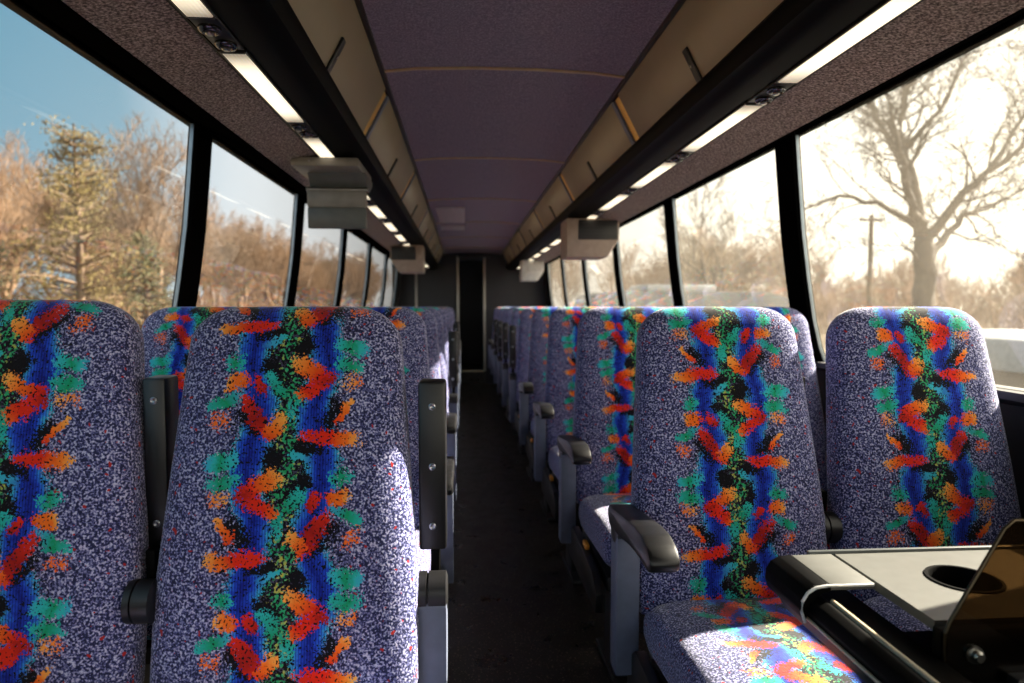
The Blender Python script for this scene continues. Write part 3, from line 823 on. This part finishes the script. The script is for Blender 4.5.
def bare_tree(seed, H, r, spread=1.0, kids=(0, 5, 5, 6, 9)):
    rng = random.Random(seed); tm = TM()
    trunkL = H * 0.62
    grow(tm, Vector((0, 0, -0.3)), Vector((rng.gauss(0, .05), rng.gauss(0, .05), 1)), trunkL, r, 4, rng, kids, 0.32, 0.13, None, 0.012)
    return tm
TREES = [bare_tree(10 + i, H, r).mesh('bare_tree', [m]) for i, (H, r, m) in enumerate(((9.0, .17, 'bark2'), (8.0, .13, 'bark'), (10.0, .2, 'bark2'), (7.2, .11, 'bark2'), (8.6, .15, 'bark'), (6.0, .09, 'bark2')))]
rng = random.Random(77)
def plant(x, y, z, k, s, label, group):
    o = link('bare_tree', TREES[k], None, (x, y, z)); o.scale = (s, s, s * rng.uniform(0.9, 1.1)); o.rotation_euler = (0, 0, rng.uniform(0, 2 * PI))
    return tag(o, label, 'tree', group)
for i in range(120):
    y = 4 + 82 * (i / 120) ** 1.15 + rng.uniform(-1, 1)
    x = -rng.uniform(10.5, 22)
    plant(x, y, hill(x, y) - 0.1, rng.randrange(6), rng.uniform(0.70, 1.02), 'bare tan tree in the dense thicket outside the left windows', 'thicket outside the left windows')
for i in range(90):
    y = 8 + 110 * (i / 90) ** 1.1 + rng.uniform(-2, 2)
    x = rng.uniform(24, 44)
    s = 0.62 if y / x < 1.9 else 0.95
    plant(x, y, hillr(x, y) - 0.1, rng.randrange(6), s * rng.uniform(0.8, 1.15), 'bare hazy tree in the woods outside the right windows', 'woods outside the right windows')
# far trees straight behind, seen past the rear windows on the right
for i in range(14):
    y = 60 + rng.uniform(0, 40); x = 8 + i * 1.6
    plant(x, y, GZ, rng.randrange(6), rng.uniform(0.9, 1.3), 'bare hazy tree far behind the parked shuttle bus', 'far trees behind the shuttle bus')

# undergrowth: countless twigs on both banks
def brush(name, pts, label, hmax):
    tm = TM()
    for (x, y, z) in pts:
        for k in range(7):
            d = Vector((rng.gauss(0, .45), rng.gauss(0, .45), 1)).normalized(); h = rng.uniform(0.4, 1) * hmax
            p = Vector((x + rng.gauss(0, .4), y + rng.gauss(0, .4), z)); q = p + d * h * 0.55; q2 = q + (d + Vector((rng.gauss(0, .4), rng.gauss(0, .4), 0.1))).normalized() * h * 0.45
            tm.tube([p, q, q2], [0.018, 0.014, 0.007], 3)
            for e in range(3):
                w = q.lerp(q2, rng.random()); tm.tube([w, w + (d + Vector((rng.gauss(0, .8), rng.gauss(0, .8), 0.2))).normalized() * h * 0.3], [0.009, 0.005], 3)
    o = link(name, tm.mesh(name, ['brush']))
    return tag(o, label, 'undergrowth', kind='stuff')
pl = []
for i in range(900):
    y = 3 + 70 * rng.random(); x = -rng.uniform(9.5, 17); pl.append((x, y, hill(x, y) - 0.1))
brush('undergrowth', pl, 'tangle of brown twigs at the foot of the left trees', 2.4)
pr_ = []
for i in range(1100):
    y = 6 + 90 * rng.random(); x = rng.uniform(19, 36); pr_.append((x, y, hillr(x, y) - 0.1))
brush('undergrowth', pr_, 'tangle of brown twigs on the bank outside the right windows', 3.0)

# big bare oak outside the front right window
def oak():
    rng = random.Random(4); tm = TM()
    Dp = 24.0; k = Dp / 671.0
    X0, Z0 = 945, 307
    def W(px, py, dep=0.0): return Vector(((px - X0) * k, dep, (Z0 - py) * k + 1.17))
    def limb(pp, r0, r1, sub):
        pts = [W(*p) for p in pp]; n = len(pts); rs = [r0 + (r1 - r0) * i / (n - 1) for i in range(n)]
        pts2, rs2 = [], []
        for i in range(n - 1):
            for q in range(3):
                f = q / 3; pts2.append(pts[i].lerp(pts[i + 1], f) + Vector((rng.gauss(0, .05), rng.gauss(0, .05), rng.gauss(0, .05))) * (1 if q else 0)); rs2.append(rs[i] + (rs[i + 1] - rs[i]) * f)
        pts2.append(pts[-1]); rs2.append(rs[-1])
        tm.tube(pts2, rs2, 9)
        m = len(pts2)
        for j in range(sub):
            t = 0.30 + 0.70 * (j + rng.random()) / sub; i = min(m - 2, int(t * (m - 1)))
            ax = (pts2[i + 1] - pts2[i]).normalized(); per = ax.orthogonal().normalized(); per.rotate(Matrix.Rotation(rng.random() * 2 * PI, 3, ax))
            nd = (ax * 0.8 + per * 0.8 + Vector((0, 0, 0.15))).normalized()
            grow(tm, pts2[i], nd, rng.uniform(1.5, 3.1) * (1.2 - 0.5 * t), max(0.026, rs2[i] * 0.42), 2, rng, (0, 5, 6), 0.06, 0.20, None, 0.013)
    limb([(945, 400, 0), (945, 330, 0), (944, 290, 0), (943, 245, 0), (941, 232, 0)], 0.46, 0.33, 0)
    limb([(942, 240, 0), (938, 190, .3), (930, 150, .6), (926, 110, .7), (935, 70, .6), (945, 40, .4)], 0.26, 0.03, 20)
    limb([(940, 230, 0), (918, 205, -.6), (900, 165, -1), (880, 130, -1.4), (866, 95, -1.6)], 0.19, 0.03, 18)
    limb([(936, 225, 0), (905, 195, .8), (872, 186, 1.4), (838, 200, 2.0), (824, 212, 2.2)], 0.12, 0.02, 13)
    limb([(930, 150, .6), (908, 110, 1.0), (896, 70, 1.3), (900, 45, 1.4)], 0.12, 0.02, 13)
    limb([(932, 140, .6), (955, 105, 0), (968, 60, -.4), (985, 40, -.6)], 0.11, 0.02, 13)
    limb([(944, 238, 0), (968, 200, -.4), (992, 170, -.8), (1030, 140, -1.2), (1075, 95, -1.8)], 0.20, 0.03, 20)
    limb([(946, 262, 0), (975, 238, .6), (1010, 205, 1.2), (1050, 195, 1.8), (1110, 170, 2.2)], 0.19, 0.03, 18)
    limb([(990, 172, -.8), (1000, 140, -1.4), (1010, 100, -2), (1020, 70, -2.4)], 0.10, 0.02, 13)
    limb([(940, 262, 0), (915, 250, -.7), (890, 244, -1.4)], 0.08, 0.02, 5)
    me = tm.mesh('oak_tree', ['oak'])
    o = link('oak_tree', me, None, (CAM.x + (945 - 463) / 671 * Dp, Dp, 0))
    return tag(o, 'large bare oak with spreading limbs outside the front right window', 'tree')
oak()

# slender tree and leafy tree outside the second right window
def leafy(name, seed, H, r, nleaf, sz, mat, barkm, loc, label, conifer=False):
    rng = random.Random(seed); tm = TM(); tips = []
    t = thing(name, label, 'tree', loc)
    grow(tm, Vector((0, 0, -.3)), Vector((0, 0, 1)), H * (0.9 if conifer else 0.66), r, 3, rng, (0, 5, 6, 16 if conifer else 9), 0.05 if conifer else 0.3, 0.06 if conifer else 0.14, tips, 0.012)
    link('trunk', tm.mesh('trunk', [barkm]), t)
    lm = TM()
    for p in tips:
        for q in range(nleaf):
            lm.leaf(p + Vector((rng.gauss(0, .16), rng.gauss(0, .16), rng.gauss(0, .12))), sz * rng.uniform(.6, 1.3), rng)
    link('foliage', lm.mesh('foliage', [mat]), t)
    return t
def pine(seed, H, rad, mat, loc, label):
    rng = random.Random(seed); tm = TM(); lm = TM(); t = thing('pine_tree', label, 'tree', loc)
    tm.tube([Vector((0, 0, -.3)), Vector((.03, .02, H * .5)), Vector((-.02, .03, H))], [.12, .08, .02], 7)
    z = H * 0.12
    while z < H * 0.97:
        f = 1 - z / H
        for q in range(5):
            a = rng.random() * 2 * PI; L = rad * (0.22 + 0.95 * f ** 0.7) * rng.uniform(.4, 1.2)
            if z < H * .3: L *= .8
            d = Vector((math.cos(a), math.sin(a), rng.uniform(.05, .5))); p0 = Vector((0, 0, z)); p1 = p0 + d * L * .6; p2 = p0 + d * L + Vector((0, 0, -.08 * L))
            tm.tube([p0, p1, p2], [.025, .018, .008], 4)
            for e in range(54):
                w = p0.lerp(p2, 0.25 + 0.75 * rng.random() ** .7)
                lm.leaf(w + Vector((rng.gauss(0, .12), rng.gauss(0, .12), rng.gauss(.03, .09))), rng.uniform(.03, .065), rng)
        z += rng.uniform(.12, .2)
    link('trunk', tm.mesh('trunk', ['bark']), t); link('foliage', lm.mesh('foliage', [mat]), t)
for (sx_, y, H, rad, mat, sd, lab) in ((-0.545, 15, 6.1, 1.45, 'leafgold', 3, 'tall olive gold pine rising above the thicket outside the front left window'),
                           (-0.68, 14, 3.4, 1.1, 'leafgreen', 8, 'low dull green pine left of the tall pine, front left window'),
                           (-0.455, 16.5, 4.0, .9, 'leafgreen', 9, 'short dull pine between the tall pine and the window pillar')):
    x = -0.15 + sx_ * y
    pine(sd, H, rad, mat, (x, y, hill(x, y)), lab)
x, y = -0.15 + 0.405 * 30, 30
leafy('leafy_tree', 12, 6.2, .12, 4, 0.10, 'leafgold', 'bark', (x, y, GZ + .3), 'small russet leaved tree outside the second right window')
x, y = -0.15 + 0.375 * 26, 26
tm = bare_tree(41, 8.4, .17, kids=(0, 4, 5, 5, 8))
o = link('bare_tree', tm.mesh('bare_tree', ['oak']), None, (x, y, GZ)); tag(o, 'slender bare tree standing alone outside the second right window', 'tree')

# utility pole beyond the lot
x, y = -0.15 + (885 - 463) / 671 * 34, 34
up = thing('utility_pole', 'thin wooden pole left of the big oak', 'pole', (x, y, hillr(x, y)))
zt = 1.17 + 95 / 671 * 34 - hillr(x, y)
bm = bmesh.new(); cyl(bm, (0, 0, -.3), (0, 0, zt), 0.15, 0.11, 10); to_obj('post', bm, 'wood', up)
bm = bmesh.new(); box(bm, (0, 0, zt - 0.25), (1.3, 0.1, 0.12)); to_obj('crossarm', bm, 'wood', up, smooth=False)
for e in (-0.5, 0.5):
    bm = bmesh.new(); cyl(bm, (e, 0, zt - 0.19), (e, 0, zt - 0.05), 0.05, 0.03, 8); to_obj('insulator', bm, 'lampglass', up)

# vehicles
def wheel(t, x, y, r):
    bm = bmesh.new(); lathe(bm, (x - 0.11, y, r), (1, 0, 0), [(r * .7, 0), (r * .95, .01), (r, .05), (r, .17), (r * .95, .21), (r * .7, .22)], 24); w = to_obj('wheel', bm, 'tyre', t)
    bm = bmesh.new(); lathe(bm, (x - 0.115, y, r), (1, 0, 0), [(r * .6, 0), (r * .6, .23)], 20); to_obj('hub', bm, 'hub', w)
def vehicle(name, label, cat, prof, wins, W, mat, loc, rz, wheels, r, lamps):
    """prof: side outline (y, z), width W across x"""
    t = thing(name, label, cat, loc, None, rz)
    bm = bmesh.new(); prism(bm, prof, -W / 2, W / 2, axis='x', bev=0.06)
    zm = max(z for _, z in prof)
    for v in bm.verts:
        if v.co.z > zm * 0.55: v.co.x *= 1 - 0.12 * (v.co.z - zm * 0.55) / (zm * 0.45)
    to_obj('body', bm, mat, t)
    for w in wins:
        for sx in (-1, 1):
            bm = bmesh.new()
            prism(bm, w, sx * (W / 2 - 0.03), sx * (W / 2 + 0.012), axis='x')
            for v in bm.verts:
                if v.co.z > zm * 0.55: v.co.x *= 1 - 0.12 * (v.co.z - zm * 0.55) / (zm * 0.45)
            to_obj('window', bm, 'carglass', t, smooth=False)
    for y in wheels:
        for sx in (-1, 1): wheel(t, sx * (W / 2 - 0.1), y, r)
    for (y, z, m) in lamps:
        for sx in (-1, 1):
            bm = bmesh.new(); box(bm, (sx * (W / 2 - 0.22), y, z), (0.32, 0.10, 0.18), 0.03); to_obj('lamp', bm, m, t)
    return t
vanp = [(-2.6, .35), (2.6, .35), (2.65, .9), (2.55, 1.9), (2.4, 2.2), (2.0, 2.26), (-1.2, 2.26), (-1.7, 1.95), (-2.05, 1.35), (-2.6, 1.15), (-2.7, .8)]
vanw = [[(-1.85, 1.38), (-1.0, 1.38), (-1.0, 2.0), (-1.55, 1.98)], [(-0.9, 1.38), (0.2, 1.38), (0.2, 2.0), (-0.9, 2.0)], [(0.3, 1.38), (1.4, 1.38), (1.4, 2.0), (0.3, 2.0)], [(1.5, 1.38), (2.4, 1.38), (2.35, 2.0), (1.5, 2.0)]]
vehicle('van', 'white van parked close outside the front right window', 'van', vanp, vanw, 2.0, 'vanwhite', (5.0, 5.0, GZ), 0, (-1.75, 1.7), .36, [(-2.66, .95, 'lampglass'), (2.62, 1.1, 'redlamp')])
busp = [(-3.6, .45), (3.4, .45), (3.45, 2.6), (3.3, 2.88), (2.8, 2.95), (-2.0, 2.95), (-2.9, 2.75), (-3.4, 2.2), (-3.65, 1.4), (-3.7, .9)]
busw = [[(-3.2, 1.6), (-2.5, 1.6), (-2.5, 2.4), (-2.95, 2.4)]] + [[(-2.35 + i * 1.15, 1.6), (-1.3 + i * 1.15, 1.6), (-1.3 + i * 1.15, 2.45), (-2.35 + i * 1.15, 2.45)] for i in range(5)]
b = vehicle('shuttle_bus', 'grey shuttle bus parked beyond the second right window', 'bus', busp, busw, 2.3, 'silver', (6.9, 20.5, GZ), PI / 2 + 0.1, (-2.4, 2.2), .45, [(-3.66, 1.1, 'lampglass'), (3.42, 1.2, 'redlamp')])
bm = bmesh.new(); box(bm, (0, 0.6, 3.05), (1.6, 2.2, 0.24), 0.06); to_obj('roof_unit', bm, 'vanwhite', b)
carp = [(-2.2, .3), (2.2, .3), (2.3, .6), (2.2, .95), (1.5, 1.05), (0.9, 1.42), (-0.5, 1.48), (-1.2, 1.05), (-2.1, .88), (-2.3, .6)]
carw = [[(-1.0, 1.06), (0.1, 1.06), (0.1, 1.38), (-0.48, 1.40)], [(0.2, 1.06), (1.25, 1.06), (0.85, 1.36), (0.2, 1.38)]]
vehicle('car', 'silver sedan parked behind the white van on the right', 'car', carp, carw, 1.75, 'silver', (9.5, 14.5, GZ), 0.4, (-1.4, 1.4), .32, [(-2.24, .72, 'lampglass'), (2.24, .78, 'redlamp')])

# ------------------------------------------------------------------ sky, sun, camera
SUN = Vector((1.0, 0.35, 0.64)).normalized()
w = bpy.data.worlds.new('World'); sc.world = w; w.use_nodes = True
nt = w.node_tree; nd = nt.nodes
for x in list(nd): nd.remove(x)
out = nd.new('ShaderNodeOutputWorld'); bg = nd.new('ShaderNodeBackground'); nt.links.new(bg.outputs[0], out.inputs[0])
tc = nd.new('ShaderNodeTexCoord'); sp = nd.new('ShaderNodeSeparateXYZ'); nt.links.new(tc.outputs['Generated'], sp.inputs[0])
def wm(op, a, b=0.0, c=0.0):
    n = nd.new('ShaderNodeMath'); n.operation = op
    for i, v in enumerate((a, b, c)):
        if isinstance(v, bpy.types.NodeSocket): nt.links.new(v, n.inputs[i])
        else: n.inputs[i].default_value = v
    return n.outputs[0]
def wramp(f, stops):
    n = nd.new('ShaderNodeValToRGB'); e = n.color_ramp.elements
    while len(e) < len(stops): e.new(.5)
    for i, (p, c) in enumerate(stops): e[i].position = p; e[i].color = (*c, 1)
    nt.links.new(f, n.inputs[0]); return n.outputs[0]
X, Yy, Z = sp.outputs
azx = wm('MULTIPLY_ADD', X, 0.5, 0.5)
hor = wramp(azx, [(0.0, (.26, .42, .52)), (0.22, (.34, .52, .62)), (0.29, (.46, .61, .68)), (0.345, (1.02, 1.06, 1.08)), (0.46, (1.1, 1.06, 1.0)), (0.6, (1.25, 1.16, .98)), (0.85, (2.2, 1.95, 1.5)), (1.0, (2.6, 2.3, 1.8))])
zen = wramp(azx, [(0.0, (.10, .28, .43)), (0.22, (.12, .33, .48)), (0.29, (.22, .43, .57)), (0.36, (1.0, 1.06, 1.10)), (0.5, (1.1, 1.08, 1.0)), (0.9, (1.8, 1.65, 1.4)), (1.0, (2.0, 1.8, 1.5))])
el = wm('MULTIPLY', Z, 2.6)
cl = nd.new('ShaderNodeClamp'); nt.links.new(el, cl.inputs[0])
mx = nd.new('ShaderNodeMix'); mx.data_type = 'RGBA'; nt.links.new(cl.outputs[0], mx.inputs[0]); nt.links.new(hor, mx.inputs[6]); nt.links.new(zen, mx.inputs[7])
nt.links.new(mx.outputs[2], bg.inputs[0])
front = wm('MULTIPLY', wm('MAXIMUM', wm('MULTIPLY', Yy, -1.0), 0.0), wm('GREATER_THAN', Z, 0.0))   # bright open sky ahead of the bus
nt.links.new(wm('MULTIPLY_ADD', front, 1.1, 1.0), bg.inputs[1])

sl = bpy.data.lights.new('sun', 'SUN'); sl.energy = 30.0; sl.color = (1.0, 0.89, 0.72); sl.angle = math.radians(0.8)
so = bpy.data.objects.new('sun', sl); COL.objects.link(so); so.rotation_euler = SUN.to_track_quat('Z', 'Y').to_euler()

F = 671.0
cam = bpy.data.cameras.new('camera'); co = bpy.data.objects.new('camera', cam); COL.objects.link(co)
cam.sensor_width = 36.0; cam.lens = F * 36.0 / 1024.0; cam.clip_start = 0.05; cam.clip_end = 500
yaw = math.atan((512 - 463) / F); pit = -math.atan((341.5 - 307) / F)
co.location = CAM
d = Vector((math.sin(yaw) * math.cos(pit), math.cos(yaw) * math.cos(pit), math.sin(pit)))
co.rotation_euler = d.to_track_quat('-Z', 'Y').to_euler()
cam.dof.use_dof = True; cam.dof.focus_distance = 1.35; cam.dof.aperture_fstop = 3.2
sc.camera = co
vs = sc.view_settings
sc.display_settings.display_device = 'sRGB'
vs.view_transform = 'Standard'; vs.look = 'None'; vs.exposure = 0.15; vs.gamma = 1.0; vs.use_curve_mapping = False
cy = sc.cycles
cy.use_denoising = True; cy.max_bounces = 10; cy.transparent_max_bounces = 24; cy.diffuse_bounces = 5; cy.glossy_bounces = 5
cy.sample_clamp_indirect = 6.0; cy.caustics_reflective = False
